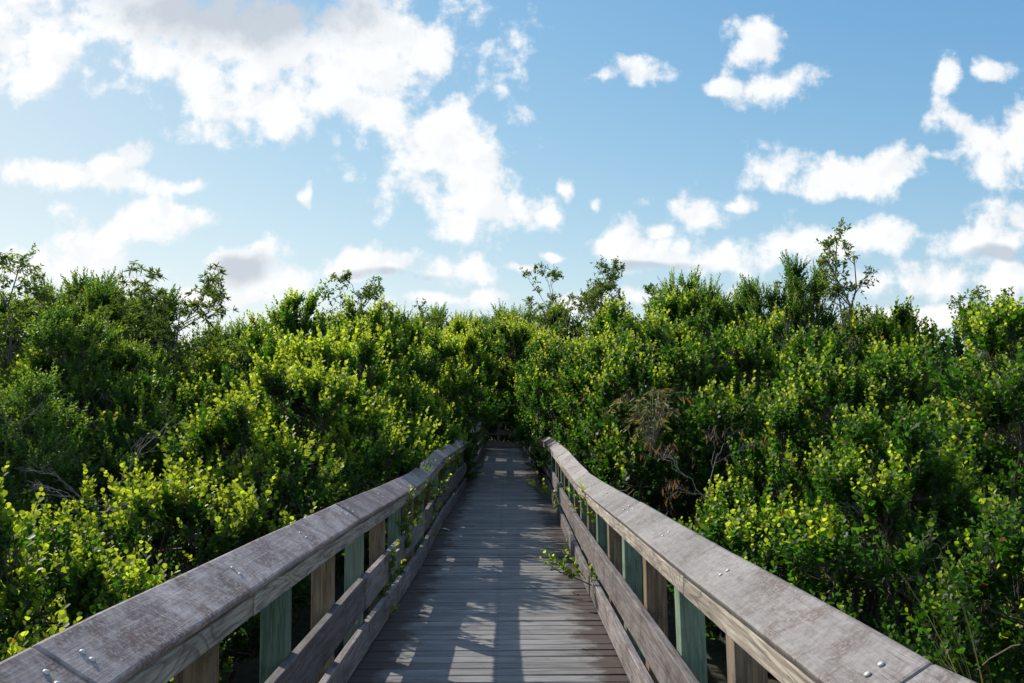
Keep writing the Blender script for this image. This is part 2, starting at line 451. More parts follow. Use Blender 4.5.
def leaves_mesh(name, P, A, Nn, size, tip, rs, mat, shape=ROUND):
    """many leaves as one mesh: P base points, A axes, Nn face normals"""
    n = len(P)
    A = norm(A); Nn = norm(Nn - (Nn * A).sum(1, keepdims=True) * A); B = np.cross(Nn, A)
    S = shape[None, :, :] * size[:, None, None]
    V = P[:, None, :] + S[:, :, 0:1] * A[:, None, :] + S[:, :, 1:2] * B[:, None, :] + S[:, :, 2:3] * Nn[:, None, :]
    V = V.reshape(-1, 3)
    Fc = (np.arange(n) * 8)[:, None, None] + LFACE[None]
    Fc = Fc.reshape(-1)
    m = bpy.data.meshes.new(name)
    m.vertices.add(n * 8); m.vertices.foreach_set('co', V.astype(np.float32).ravel())
    m.loops.add(n * 10); m.loops.foreach_set('vertex_index', Fc.astype(np.int32))
    m.polygons.add(n * 2)
    m.polygons.foreach_set('loop_start', (np.arange(n * 2) * 5).astype(np.int32))
    m.polygons.foreach_set('loop_total', np.full(n * 2, 5, dtype=np.int32))
    m.polygons.foreach_set('use_smooth', np.ones(n * 2, dtype=bool))
    m.update(calc_edges=True)
    for nm, val in (('tip', tip), ('lrnd', rs.random(n))):
        a = m.attributes.new(nm, 'FLOAT', 'POINT')
        a.data.foreach_set('value', np.repeat(val, 8).astype(np.float32))
    m.materials.append(mat)
    return m

def tubes_mesh(name, segs, mat, sides=5):
    """segs: list of (points list, radii list)"""
    vs, fs = [], []
    for pts, rad in segs:
        n0 = len(vs)
        for i, p in enumerate(pts):
            q = pts[min(i + 1, len(pts) - 1)] - pts[max(i - 1, 0)]
            q = q / max(np.linalg.norm(q), 1e-9)
            u = np.cross(q, (0.31, 0.83, 0.46)); u /= max(np.linalg.norm(u), 1e-9); w = np.cross(q, u)
            for k in range(sides):
                an = 2 * PI * k / sides
                vs.append(p + rad[i] * (u * math.cos(an) + w * math.sin(an)))
        for i in range(len(pts) - 1):
            for k in range(sides):
                a = n0 + i * sides + k; b = n0 + i * sides + (k + 1) % sides
                fs.append((a, b, b + sides, a + sides))
    m = bpy.data.meshes.new(name)
    m.from_pydata([tuple(v) for v in vs], [], fs)
    m.polygons.foreach_set('use_smooth', [True] * len(m.polygons))
    m.materials.append(mat)
    return m

def bent(p, q, rs, k=4, amp=0.08):
    d = np.linalg.norm(q - p)
    pts = [p + (q - p) * t for t in np.linspace(0, 1, k + 1)]
    for i in range(1, k): pts[i] = pts[i] + rs.normal(0, amp * d, 3) * .5
    return pts

def shoots_to_leaves(O, D, L, rs, leaf, step=0.024, spread=0.8, tipn=0.16, size_fall=0.45, W=None):
    """leaves set alternately along each upright shoot"""
    P, A, Nn, S, T = [], [], [], [], []
    if W is None: W = np.ones(len(O))
    for o, d, l, wt in zip(O, D, L, W):
        n = max(4, int(l / step))
        t = np.linspace(.12, 1.0, n)
        u = np.cross(d, rs.normal(0, 1, 3)); u /= np.linalg.norm(u); w = np.cross(d, u)
        an = np.arange(n) * 2.4 + rs.random() * 6.28 + rs.normal(0, .35, n)
        lat = np.cos(an)[:, None] * u + np.sin(an)[:, None] * w
        cur = d[None, :] + np.array([0, 0, .35])[None, :] * t[:, None]
        p = o + d[None, :] * (t * l)[:, None] + np.array([0, 0, 1.0]) * ((t ** 2) * l * .12)[:, None]
        a = cur * (.7 + .3 * t)[:, None] + lat * spread
        nn = cur * .8 - lat * .6 + rs.normal(0, .2, (n, 3))
        P.append(p); A.append(a); Nn.append(nn)
        S.append(leaf * rs.uniform(.72, 1.2) * (1 - size_fall * t ** 2) * rs.uniform(.8, 1.15, n))
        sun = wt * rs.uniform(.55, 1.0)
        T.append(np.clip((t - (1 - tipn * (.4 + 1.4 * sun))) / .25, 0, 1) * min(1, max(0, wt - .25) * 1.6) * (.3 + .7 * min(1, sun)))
    return np.vstack(P), np.vstack(A), np.vstack(Nn), np.concatenate(S), np.concatenate(T)

def bush(name, h, r, seed, dens=10, leaf=.058, mat='leaf', shape=ROUND, low=.06, lobes=13, lean=(0, 0), shoot=(.14, .38), step=.021, tipn=.3, bark='bark_dark', upr=.8, per=(7, 14), sprays=4, fan=.30, vigour=0.0):
    """a many-stemmed shrub: lobes carrying fans of upright leafy shoots, with gaps between the fans"""
    rs = np.random.RandomState(seed)
    zc, az = h * (.5 + low * .5), h * (.5 - low * .5)
    C, R = [], []
    for i in range(lobes):
        th = rs.random() * 2 * PI; ph = math.acos(rs.uniform(-.85, 1))
        q = rs.uniform(.42, .78)
        c = np.array([math.cos(th) * math.sin(ph) * r * q, math.sin(th) * math.sin(ph) * r * q, math.cos(ph) * az * q])
        k = c[2] / az
        c[0] += lean[0] * (k + .4); c[1] += lean[1] * (k + .4)
        C.append(c + np.array([0, 0, zc])); R.append(rs.uniform(.26, .46) * r)
    C.append(np.array([lean[0] * .4, lean[1] * .4, zc])); R.append(.5 * min(r, az))
    C = np.array(C); R = np.array(R)
    C[:, 2] *= (h - .3) / max((C[:, 2] + R).max(), .1)
    n = int((R ** 2).sum() * 4 * PI * dens)
    idx = rs.choice(len(C), n, p=R ** 2 / (R ** 2).sum())
    dr = norm(rs.normal(0, 1, (n, 3)) + np.array([0, 0, .3]))
    inner = rs.random(n) < .25
    rad = np.where(inner, rs.uniform(.3, .75, n), rs.uniform(.8, 1.05, n))
    K = C[idx] + dr * (R[idx] * rad)[:, None]
    dd = np.linalg.norm(K[:, None, :] - C[None], axis=2) / R[None]
    dd[np.arange(n), idx] = 9
    keep = ((dd.min(1) > .74) | (rs.random(n) < .12)) & (K[:, 2] > .15)
    K, dr, idx, inner = K[keep], dr[keep], idx[keep], inner[keep]
    # a few branches carry their fans well above the rest
    segs = []
    K, dr, idx, inner = list(K), list(dr), list(idx), list(inner)
    topl = np.argsort(C[:, 2] + R)[-max(3, lobes // 3):]
    for i in range(sprays):
        j = topl[rs.randint(len(topl))]
        d = norm(np.array([rs.normal(0, .5), rs.normal(0, .5), 1.0])); ln = rs.uniform(.15, .5)
        p0 = C[j]; p1 = C[j] + d * (R[j] + ln)
        bp = bent(p0, p1, rs, 4, .08); segs.append((bp, [.014, .012, .01, .008, .005]))
        for q in range(rs.randint(4, 8)):
            t = rs.uniform(.55, 1.0); kk = min(3, int(t * 4)); pp = bp[kk] + (bp[kk + 1] - bp[kk]) * (t * 4 - kk)
            K.append(pp + rs.normal(0, .05, 3)); dr.append(norm(d + rs.normal(0, .6, 3))); idx.append(j); inner.append(False)
    O, D, L, W = [], [], [], []
    for k, d, i, inn in zip(K, dr, idx, inner):
        cdir = norm(d * .6 + np.array([0, 0, upr]) + rs.normal(0, .15, 3))
        m = rs.randint(per[0], per[1])
        young_sun = min(1.25, max(.05, .38 + vigour + d[2] * .75 + rs.normal(0, .22)))      # new growth, plus painted sun glow, on the outer, upper fans
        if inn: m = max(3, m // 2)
        root_ = k - cdir * .16
        for q in range(m):
            sd = norm(cdir + rs.normal(0, fan, 3))
            O.append(root_ + sd * rs.uniform(.02, .1) + rs.normal(0, .025, 3)); D.append(norm(sd + np.array([0, 0, .15])))
            L.append(rs.uniform(*shoot) * (1.0 if not inn else .8)); W.append(0.05 if inn else young_sun)
        segs.append((bent(C[i] + (k - C[i]) * rs.uniform(.0, .3), root_, rs, 3, .1), [.011, .009, .007, .005]))
    O, D, L = np.array(O), np.array(D), np.array(L); n = len(O)
    P, A, Nn, S, T = shoots_to_leaves(O, D, L, rs, leaf, step, tipn=tipn, W=W)
    fol = leaves_mesh('foliage', P, A, Nn, S, T, rs, M[mat], shape)
    base = [np.array([rs.normal(0, .16 * r), rs.normal(0, .16 * r), -.05]) for _ in range(6)]
    for i, c in enumerate(C):
        segs.append((bent(base[i % 6], c, rs, 6, .07), list(np.linspace(.032, .014, 7) * (.7 + .25 * h / 3))))
    for j in range(n):
        if rs.random() < .8: segs.append(([O[j] - D[j] * .08, O[j] + D[j] * L[j] * .5 + np.array([0, 0, .03 * L[j]]), O[j] + D[j] * L[j] * .95 + np.array([0, 0, .11 * L[j]])], [.004, .003, .0018]))
    st = tubes_mesh('stem', segs, M[bark], 3)
    root = empty(name)
    link('foliage', fol, root); link('stem', st, root)
    co = np.empty(len(fol.vertices) * 3, dtype=np.float32); fol.vertices.foreach_get('co', co)
    root['h'] = float(np.percentile(co[2::3], 99.7))
    return root

def tree(name, h, seed, crown_r, first=.4, stems=1, limbs=9, subs=5, twigs=4, leaf=.075, per=8, mat='leaf_tree', shape=OVAL, bark='bark', trunk_r=.05, lean=0.0, up=.7, rosette=False, taper=1.0):
    """slender tree: trunk(s) with limbs, branchlets and leaf clusters on the twigs"""
    rs = np.random.RandomState(seed)
    trunk, limb = [], []
    P, A, Nn, S, T = [], [], [], [], []
    for s in range(stems):
        b = np.array([rs.normal(0, .08), rs.normal(0, .08), -.05])
        hh = h * (1 if s == 0 else rs.uniform(.75, .95))
        top = np.array([rs.normal(0, .10) * crown_r + lean * h, rs.normal(0, .1) * crown_r, hh * .97])
        if s: top[:2] += rs.normal(0, .45 * crown_r, 2)
        tp = bent(b, top, rs, 9, .035)
        tr = list(np.linspace(trunk_r, trunk_r * .16, 10))
        trunk.append((tp, tr))
        nl = max(3, int(limbs / (1 if s == 0 else 1.5)))
        for i in range(nl):
            t = first + (1 - first) * (i + rs.random()) / nl
            k = min(8, int(t * 9)); f = t * 9 - k
            p0 = tp[k] + (tp[k + 1] - tp[k]) * f
            th = i * 2.4 + rs.normal(0, .5)
            q = (t - first) / (1 - first)
            ln = crown_r * (1.05 - .62 * q ** taper) * rs.uniform(.75, 1.15)
            d = np.array([math.cos(th), math.sin(th), up * rs.uniform(.6, 1.4)]); d /= np.linalg.norm(d)
            p1 = p0 + d * ln + np.array([0, 0, ln * .15])
            bp = bent(p0, p1, rs, 4, .12)
            r0 = trunk_r * (.5 - .3 * q)
            limb.append((bp, list(np.linspace(r0, r0 * .3, 5))))
            for j in range(subs):
                u = rs.uniform(.35, 1.0); kk = min(3, int(u * 4)); ff = u * 4 - kk
                s0 = bp[kk] + (bp[kk + 1] - bp[kk]) * ff
                sd = norm(d * .7 + rs.normal(0, .55, 3) + np.array([0, 0, .25]))
                s1 = s0 + sd * ln * rs.uniform(.2, .48)
                limb.append((bent(s0, s1, rs, 3, .12), [r0 * .3, r0 * .24, r0 * .19, r0 * .13]))
                for w in range(twigs):
                    v = rs.uniform(.3, 1.0)
                    w0 = s0 + (s1 - s0) * v
                    wd = norm(sd * .6 + rs.normal(0, .6, 3) + np.array([0, 0, .3]))
                    wl = rs.uniform(.1, .24)
                    limb.append(([w0, w0 + wd * wl], [r0 * .11 + .001, .0018]))
                    n = per if not rosette else int(per * 1.3)
                    tt = rs.uniform(.25, 1.05, n) if not rosette else rs.uniform(.85, 1.02, n)
                    P.append(w0 + wd * (tt * wl)[:, None])
                    la = rs.normal(0, 1, (n, 3)); la = norm(la - (la @ wd)[:, None] * wd * .6)
                    A.append(wd * .5 + la * (1.0 if not rosette else 1.3))
                    Nn.append(np.array([0, 0, 1.0]) + rs.normal(0, .5, (n, 3)))
                    S.append(leaf * rs.uniform(.7, 1.15, n)); T.append(np.clip(rs.normal(.3, .3, n), 0, 1))
    fol = leaves_mesh('crown', np.vstack(P), np.vstack(A), np.vstack(Nn), np.concatenate(S), np.concatenate(T), rs, M[mat], shape)
    root = empty(name)
    tk = link('trunk', tubes_mesh('trunk', trunk, M[bark], 7), root)
    link('limb', tubes_mesh('limb', limb, M[bark], 4), root)
    link('crown', fol, root)
    co = np.empty(len(fol.vertices) * 3, dtype=np.float32); fol.vertices.foreach_get('co', co)
    root['h'] = float(np.percentile(co[2::3], 99.7))
    return root

# prototypes (each is also one of the plants in view)
PROTO = {}  # left plants brighter-tipped, right ones darker: sun and shade put into leaf colour
def proto(key, fn, *a, **k): PROTO[key] = [fn, a, k, None]
proto('S1', bush, 'cocoplum_bush', 2.1, 1.25, 21, dens=5.8, vigour=-.25)
proto('S2', bush, 'cocoplum_bush', 2.2, 1.3, 22, dens=5.8, vigour=-.28)
proto('M1', bush, 'cocoplum_bush', 2.8, 1.4, 23, vigour=-.22, dens=5, leaf=.066, step=.025, shoot=(.18, .44))
proto('M2', bush, 'cocoplum_bush', 3.0, 1.5, 24, vigour=-.10, dens=5, leaf=.066, step=.025, shoot=(.18, .44))
proto('T1', bush, 'cocoplum_bush', 4.2, 1.75, 25, dens=3.9, leaf=.078, step=.030, lobes=19, shoot=(.2, .46))
proto('T2', bush, 'cocoplum_bush', 4.4, 1.8, 26, dens=3.9, leaf=.078, step=.030, lobes=20, shoot=(.2, .46), sprays=6)
proto('A1', bush, 'cocoplum_bush', 4.6, 1.5, 27, dens=4.2, leaf=.078, step=.030, low=.27, lobes=17, lean=(.65, 0), shoot=(.2, .46), vigour=.3, tipn=.38)
proto('A2', bush, 'cocoplum_bush', 4.6, 1.5, 28, dens=4.2, leaf=.078, step=.030, low=.27, lobes=17, lean=(-.65, 0), shoot=(.2, .46), vigour=.1, tipn=.33)
proto('LS1', bush, 'cocoplum_bush', 2.1, 1.25, 31, dens=6.2, vigour=.14, tipn=.34)
proto('LS2', bush, 'cocoplum_bush', 2.2, 1.3, 32, dens=6.2, vigour=.14, tipn=.34)
proto('LM1', bush, 'cocoplum_bush', 2.8, 1.4, 33, dens=5.2, leaf=.066, step=.025, shoot=(.18, .44), vigour=.2, tipn=.36)
proto('LM2', bush, 'cocoplum_bush', 3.0, 1.5, 34, dens=5.2, leaf=.066, step=.025, shoot=(.18, .44), vigour=.2, tipn=.36)
proto('LT1', bush, 'cocoplum_bush', 4.2, 1.75, 35, dens=4.2, leaf=.078, step=.030, lobes=19, shoot=(.2, .46), vigour=.14, tipn=.34)
proto('W1', bush, 'myrtle_bush', 3.8, 1.6, 29, dens=6, leaf=.075, mat='leaf_dark', shape=OVAL, lobes=18, tipn=.4, bark='bark', sprays=6, fan=.6)
proto('W2', bush, 'myrtle_bush', 4.6, 1.7, 30, dens=5.5, leaf=.085, mat='leaf_dark', shape=OVAL, lobes=19, shoot=(.2, .48), tipn=.4, bark='bark', upr=.9, sprays=12, fan=.55)

used_labels = set()
def plant(key, x, y, h, rz, label, group, cat='bush', sx=1.0, name=None):
    pr = PROTO[key]
    if pr[3] is None:
        pr[3] = pr[0](*pr[1], **pr[2]); o = pr[3]
    else:
        o = copy_thing(pr[3])
    s = h / pr[3]['h']
    o.location = (x, y, GROUND); o.rotation_euler = (0, 0, rz)
    o.scale = (s ** .6 * sx, s ** .6 * sx, s)
    tag(o, label, cat, group)
    return o

GA = 'cocoplum bushes beside the left railing'
GB = 'cocoplum bushes beside the right railing'
GC = 'bushes in the thicket on the left'
GD = 'bushes in the thicket on the right'
GE = 'bushes closing the far end of the boardwalk'
def P(key, px, d, top, rz, label, group, x=None, **k):
    X, h = at(px, d, top)
    if x is not None: X = x
    plant(key, X, d, h, rz, label, group, **k)

# row touching the left railing, from the camera away
P('LS1', 0, 1.6, 640, .3, 'low cocoplum bush at the bottom left corner, outside the nearest left cap joint', GA, x=-2.55)
P('LS2', 0, 3.5, 520, 1.2, 'low bushy cocoplum with pale upright tips beside the first bay of the left railing', GA, x=-2.5)
P('LS1', 120, 5.3, 480, 2.5, 'low cocoplum bush in front of the dark hollow with bare grey twigs on the left', GA, x=-2.55)
P('LM1', 230, 7.2, 395, 4.0, 'sunlit cocoplum bush, yellow at its tips, third bay of the left railing', GA, x=-2.45)
P('LM2', 290, 9.6, 362, .9, 'bright backlit cocoplum bush above the first dip of the left railing cap', GA, x=-2.5)
P('LM2', 340, 12.2, 332, 2.2, 'bright yellow-green cocoplum bush behind the kink of the left railing cap', GA, x=-2.45)
P('LT1', 380, 15.2, 312, 5.0, 'tall cocoplum bush past the kink, where the left railing rises again', GA, x=-2.5)
P('LT1', 405, 18.6, 318, 3.1, 'tall cocoplum bush leaning over the far half of the left railing', GA, x=-2.15)
P('A1', 430, 21.5, 335, 0.2, 'arching cocoplum bush that hides the far end of the left railing cap', GA, x=-1.55)
P('A1', 448, 27.0, 322, -.3, 'left shrub of the leafy tunnel over the far boardwalk', GA, x=-1.75)
P('A1', 455, 31.5, 320, .5, 'last left shrub before the railing that closes the boardwalk', GA, x=-2.0)
P('LM1', 0, 17.2, 385, 1.1, 'small bush leaning on the left cap just where it disappears', GA, x=-1.75)
# row touching the right railing
P('S2', 0, 1.5, 640, 2.0, 'low dark cocoplum bush outside the nearest right cap joint, below the grass', GB, x=2.9)
P('S2', 940, 4.7, 508, .4, 'dark shaded cocoplum bush behind the grass blades in the lower right corner', GB, x=2.85)
P('M1', 800, 6.6, 410, 3.3, 'shaded cocoplum bush with a few bright tips above the middle of the right cap', GB, x=2.75)
P('S1', 735, 8.8, 405, 1.9, 'small cocoplum bush beneath the dead branch with orange leaves', GB, x=2.75)
P('M2', 667, 11.6, 340, 2.8, 'cocoplum bush behind the dead branch with orange leaves', GB, x=2.6)
P('T1', 626, 14.6, 325, .8, 'tall cocoplum bush above the kink of the right railing cap', GB, x=2.5)
P('T2', 596, 18.0, 318, 1.4, 'tall cocoplum bush crowding the far half of the right railing', GB, x=2.35)
P('A2', 565, 21.8, 325, .1, 'arching cocoplum bush covering the far end of the right railing cap', GB, x=1.65)
P('A2', 545, 26.5, 322, -.4, 'right shrub of the leafy tunnel over the far boardwalk', GB, x=1.95)
P('A2', 535, 31.0, 318, .4, 'last right shrub before the railing that closes the boardwalk', GB, x=1.65)
P('LM2', 0, 18.0, 388, .6, 'small bush leaning on the right cap just where it disappears', GB, x=2.15)
# thicket on the left, further out
P('M1', -60, 6.6, 425, 1.0, 'dark bush cut by the left edge of the photo at mid height', GC)
P('W1', 25, 9.0, 375, 2.0, 'dark fine-leaved bush at the left edge behind the low cocoplums', GC)
P('M2', 140, 10.8, 372, .5, 'bush behind the bare grey twigs on the left', GC)
P('W2', 75, 12.5, 318, 3.0, 'dark dense bush under the sparse tree on the left edge', GC)
P('LM1', 215, 13.2, 350, 4.4, 'mid green bush below the gap in the left treeline', GC)
P('LT1', 270, 16.5, 325, 1.7, 'rounded bush between the rosette tree and the slender tree on the left', GC)
P('T2', 325, 20.5, 296, 4.1, 'bush standing under the slender tree left of the boardwalk', GC)
P('T2', -20, 12.0, 320, 2.6, 'tall bush half outside the left edge, below the sparse tree', GC)
P('W2', 85, 16.0, 276, .2, 'tall dark bush with upright tips left of the rosette tree', GC)
P('W2', 145, 17.5, 280, 1.2, 'tall bush at the foot of the rosette tree', GC)
P('W1', 235, 23.0, 322, 2.2, 'far grey-green bush in the dip of the left treeline', GC)
P('T1', 300, 26.0, 308, 3.6, 'far bush in the left treeline right of the dip', GC)
P('W1', 390, 27.0, 314, .7, 'far bush right of the slender tree on the left', GC)
# thicket on the right, further out
P('M2', 1000, 7.0, 365, .6, 'leafy bush cut by the right edge of the photo above the grass', GD)
P('M2', 900, 8.8, 350, 2.7, 'large leafy bush with bright tips in the middle of the right thicket', GD)
P('M1', 835, 11.4, 330, 4.9, 'leafy bush below the tall slender tree on the right', GD)
P('T1', 1035, 10.0, 312, 3.8, 'tall bush cut by the right edge of the photo, against the sky', GD)
P('M2', 745, 13.8, 330, 1.1, 'bush below the tall dark shrub with bare inner twigs', GD)
P('T2', 700, 16.5, 290, 2.3, 'leafy bush left of the tall dark shrub on the right', GD)
P('T1', 655, 21.5, 298, .3, 'bush under the small round dark tree right of the boardwalk', GD)
P('T2', 965, 12.8, 306, 5.2, 'tall bush on the skyline near the right edge', GD)
P('T1', 910, 15.5, 304, 1.9, 'bush in the low skyline right of the tall slender tree', GD)
P('W2', 768, 17.5, 268, 3.3, 'tall dark shrub with upright leafy wands and bare inner twigs', GD, sx=.8)
P('W2', 728, 19.5, 276, .8, 'tall shrub just left of the dark shrub with upright wands', GD)
P('W1', 868, 20.0, 312, 2.9, 'bush behind the foot of the tall slender tree on the right', GD)
P('T2', 610, 27.0, 312, 4.7, 'far bush at the foot of the sparse round-topped tree', GD)
# far end
P('W1', 425, 34.0, 314, .4, 'far bush left of the tunnel on the skyline', GE)
P('W2', 468, 39.5, 311, 1.5, 'far grey-green bush straight above the tunnel', GE, sx=1.3)
P('LT1', 500, 38.5, 335, 2.6, 'dark bush right behind the railing that closes the boardwalk', GE, sx=1.3)
P('W1', 515, 43.0, 308, 3.7, 'far bush at the foot of the leaning sparse tree', GE, sx=1.4)
P('T2', 560, 36.0, 308, 4.8, 'far bush between the two sparse trees', GE, sx=1.2)

# trees that stand above the thicket
def T(px, d, top, name, label, rz=0.0, cat='tree', x=None, **k):
    X, h = at(px, d, top)
    o = tree(name, h, **k)
    q = h / o['h']; o.scale = (min(1, q + .1), min(1, q + .1), q)
    o.location = (X, d, GROUND); o.rotation_euler = (0, 0, rz)
    tag(o, label, cat, 'trees standing above the thicket')
    return o
T(22, 14.0, 248, 'sparse_tree', 'sparse grey-twigged tree against the sky at the left edge', seed=41, crown_r=1.05, first=.5, stems=3, limbs=13, subs=6, twigs=5, leaf=.068, per=8, up=1.1)
T(172, 15.0, 268, 'rosette_tree', 'tree with long leaves in rosettes reaching out to the right against the sky', seed=42, crown_r=1.5, first=.5, stems=3, limbs=14, subs=6, twigs=3, leaf=.125, per=11, shape=NARROW, mat='leaf_tree', rosette=True, up=.5, taper=3)
T(362, 20.0, 276, 'slender_tree', 'slender leafy tree above the bushes left of the boardwalk', seed=43, crown_r=1.35, first=.4, stems=3, limbs=13, subs=6, twigs=5, leaf=.085, per=8, up=.8, taper=2)
T(425, 30.0, 300, 'slender_tree', 'small distant tree just left of the tunnel', seed=44, crown_r=1.0, first=.55, stems=2, limbs=10, subs=5, twigs=4, leaf=.09, per=7, taper=2)
T(532, 32.0, 266, 'sparse_tree', 'sparse tree leaning to the right above the tunnel', seed=45, crown_r=1.65, first=.45, stems=2, limbs=13, subs=6, twigs=5, leaf=.095, per=7, up=1.1, lean=.08, taper=2)
T(604, 24.0, 262, 'sparse_tree', 'sparse round-topped tree with thin pale trunks right of the tunnel', seed=46, crown_r=1.0, first=.55, stems=3, limbs=14, subs=6, twigs=5, leaf=.085, per=7, up=1.2, taper=3)
T(660, 23.0, 284, 'round_tree', 'small round dark tree on the skyline right of the boardwalk', seed=47, crown_r=.95, first=.55, stems=2, limbs=15, subs=7, twigs=6, leaf=.08, per=9, mat='leaf_dark', taper=3)
T(840, 15.5, 224, 'slender_tree', 'tallest slender tree, airy crown against the clouds on the right', seed=48, crown_r=.66, first=.45, stems=3, limbs=11, subs=5, twigs=4, leaf=.075, per=6, up=1.5, taper=1.4)
T(985, 19.0, 284, 'round_tree', 'small leafy tree behind the bushes near the right edge', seed=49, crown_r=1.2, first=.5, stems=2, limbs=12, subs=6, twigs=4, leaf=.08, per=8, taper=2)

# far wood beyond everything: one mass
def thicket():
    rs = np.random.RandomState(77)
    n = 42000
    th = rs.uniform(-.95, .95, n); d = rs.uniform(46, 85, n)
    x = np.sin(th) * d; yy = np.cos(th) * d
    ht = 4.1 + .6 * np.sin(x * .35) + .5 * np.sin(x * .83 + 1) + .35 * np.sin(x * 1.9 + yy * .3)
    z = GROUND + ht * rs.uniform(.05, 1, n) ** .6
    A = rs.normal(0, 1, (n, 3)) + np.array([0, 0, .8]); Nn = rs.normal(0, 1, (n, 3)) + np.array([0, 0, .6])
    m = leaves_mesh('thicket', np.stack([x, yy, z], 1), A, Nn, rs.uniform(.22, .45, n), np.clip(rs.normal(.2, .25, n), 0, 1), rs, M['leaf_dark'], OVAL)
    o = link('thicket', m)
    tag(o, 'low green wood stretching along the horizon behind the bushes', 'woods', kind='stuff')
thicket()

# ------------------------------------------------------------------ small things
def sprig(x, y, z, length, dirv, n, label, seed, leaf=.055):
    rs = np.random.RandomState(seed)
    base = np.array([0., 0., 0.])
    dv = norm(np.array(dirv, dtype=float))
    O, D, L, segs = [], [], [], []
    for i in range(n):
        t = i / max(1, n - 1)
        p = dv * length * t * .8 + np.array([0, 0, .05 * length * math.sin(t * 3)])
        O.append(p); D.append(norm(dv * .6 + rs.normal(0, .4, 3) + np.array([0, 0, .55]))); L.append(rs.uniform(.14, .26))
        segs.append(([p, p + D[-1] * L[-1]], [.004, .002]))
    segs.append(([base, dv * length * .4, dv * length * .85], [.007, .006, .004]))
    Pp, A, Nn, S, Tt = shoots_to_leaves(np.array(O), np.array(D), np.array(L), rs, leaf, .022, tipn=.3)
    m = leaves_mesh('foliage', Pp, A, Nn, S, np.clip(Tt + .25, 0, 1), rs, M['leaf'])
    r = empty('leafy_sprig', (x, y, z))
    link('foliage', m, r); link('stem', tubes_mesh('stem', segs, M['bark_dark'], 4), r)
    tag(r, label, 'sprig', 'leafy sprigs poking through the railings')
sprig(-.86, 7.5, -.1, .95, (.10, .1, 1), 16, 'tall bright sprig standing in front of the left cap at its dip', 61)
sprig(-.90, 6.6, -.1, .55, (.2, -.1, 1), 10, 'bright sprig growing through the gap under the left middle rail', 62)
sprig(-.92, 8.6, .0, .8, (.2, .1, .9), 14, 'leafy sprig inside the left railing just beyond the tall bright one', 63)
sprig(-.88, 10.2, -.02, .8, (.25, -.1, .8), 14, 'leafy sprig spilling over the left kerb board beyond the dip', 64)
sprig(-.88, 11.8, .1, .8, (.2, .1, .8), 14, 'leafy sprig inside the left railing where it starts to rise', 70)
sprig(-.85, 13.8, .1, .9, (.25, .1, .8), 16, 'leafy sprig inside the rising part of the left railing', 65)
sprig(-.85, 17.2, .2, 1.0, (.2, .1, .8), 16, 'leafy sprig over the left cap where it disappears into the bushes', 71)
sprig(-.98, 17.6, -.3, 1.75, (.16, .1, 1), 42, 'big leafy branch arching over the left cap past the kink', 73, .075)
sprig(-.95, 20.4, -.2, 1.8, (.18, 0, 1), 46, 'big leafy branch over the far left cap, second past the kink', 74, .08)
sprig(-1.1, 24.0, -.2, 1.7, (.1, 0, 1), 50, 'leafy branch over the left cap closest to the end railing', 75, .085)
sprig(1.5, 21.0, -.2, 1.8, (-.22, 0, 1), 46, 'big leafy branch over the far right cap', 76, .08)
sprig(1.55, 25.0, -.2, 1.7, (-.12, 0, 1), 50, 'leafy branch over the right cap closest to the end railing', 77, .085)
sprig(.93, 7.2, .05, .6, (-.55, -.1, .25), 10, 'bright sprig lying over the right kerb board onto the planks', 66)
sprig(.96, 7.7, .35, .5, (-.3, 0, .8), 8, 'short sprig standing through the right railing above the one on the planks', 67)
sprig(.98, 12.6, .1, .7, (-.5, -.1, .4), 12, 'leafy sprig pushing out between the far right rails', 68)
sprig(1.05, 15.5, .3, 1.0, (-.4, -.1, .8), 18, 'leafy sprig hanging over the far right railing cap', 69)
sprig(1.05, 18.5, .3, 1.1, (-.35, -.1, .8), 18, 'leafy sprig hiding the end of the right cap', 72)

def twig_bush(name, x, y, z, seed, size, n, label, leafy=0, cat='dead branch', flat=.5, dirx=0.0, thick=.010):
    """bare grey branching twigs, some with dry hanging leaves"""
    rs = np.random.RandomState(seed)
    segs = []; tips = []
    def grow(p, d, l, r, lev):
        q = p + d * l + np.array([0, 0, -.04 * l * lev])
        pts = bent(p, q, rs, 4, .1)
        segs.append((pts, list(np.linspace(r, r * .55, 5))))
        if lev >= 3: tips.append((pts[2], q)); return
        for k in range(3 if lev < 2 else 3):
            t = rs.uniform(.45, 1); i = min(3, int(t * 4)); pp = pts[i] + (pts[i + 1] - pts[i]) * (t * 4 - i)
            dd = norm(d + rs.normal(0, .5, 3) * np.array([1, 1, flat]))
            grow(pp, dd, l * rs.uniform(.5, .75), r * .55, lev + 1)
    for i in range(n):
        a = rs.uniform(0, 2 * PI)
        grow(np.array([rs.normal(0, .01), rs.normal(0, .01), 0]), norm(np.array([math.cos(a) * .8 + dirx, math.sin(a) * .6 - .4, rs.uniform(.1, .9)])), size * rs.uniform(.5, .8), thick, 0)
    r = empty(name, (x, y, z))
    link('branch', tubes_mesh('branch', segs, M['twig'], 5), r)
    if leafy:
        P_, A_, N_ = [], [], []
        for a, b in tips:
            for k in range(leafy):
                P_.append(a + (b - a) * rs.random()); A_.append(np.array([rs.normal(0, .3), rs.normal(0, .3), -1])); N_.append(rs.normal(0, 1, 3))
        n_ = len(P_)
        link('foliage', leaves_mesh('foliage', np.array(P_), np.array(A_), np.array(N_), rs.uniform(.04, .085, n_), rs.random(n_), rs, M['leaf_brown'], NARROW), r)
    tag(r, label, cat)
twig_bush('dead_branch', 1.95, 8.0, .75, 81, .62, 3, 'dead grey branch with curled orange-brown leaves beside the right railing', 1, dirx=-.2, thick=.006)
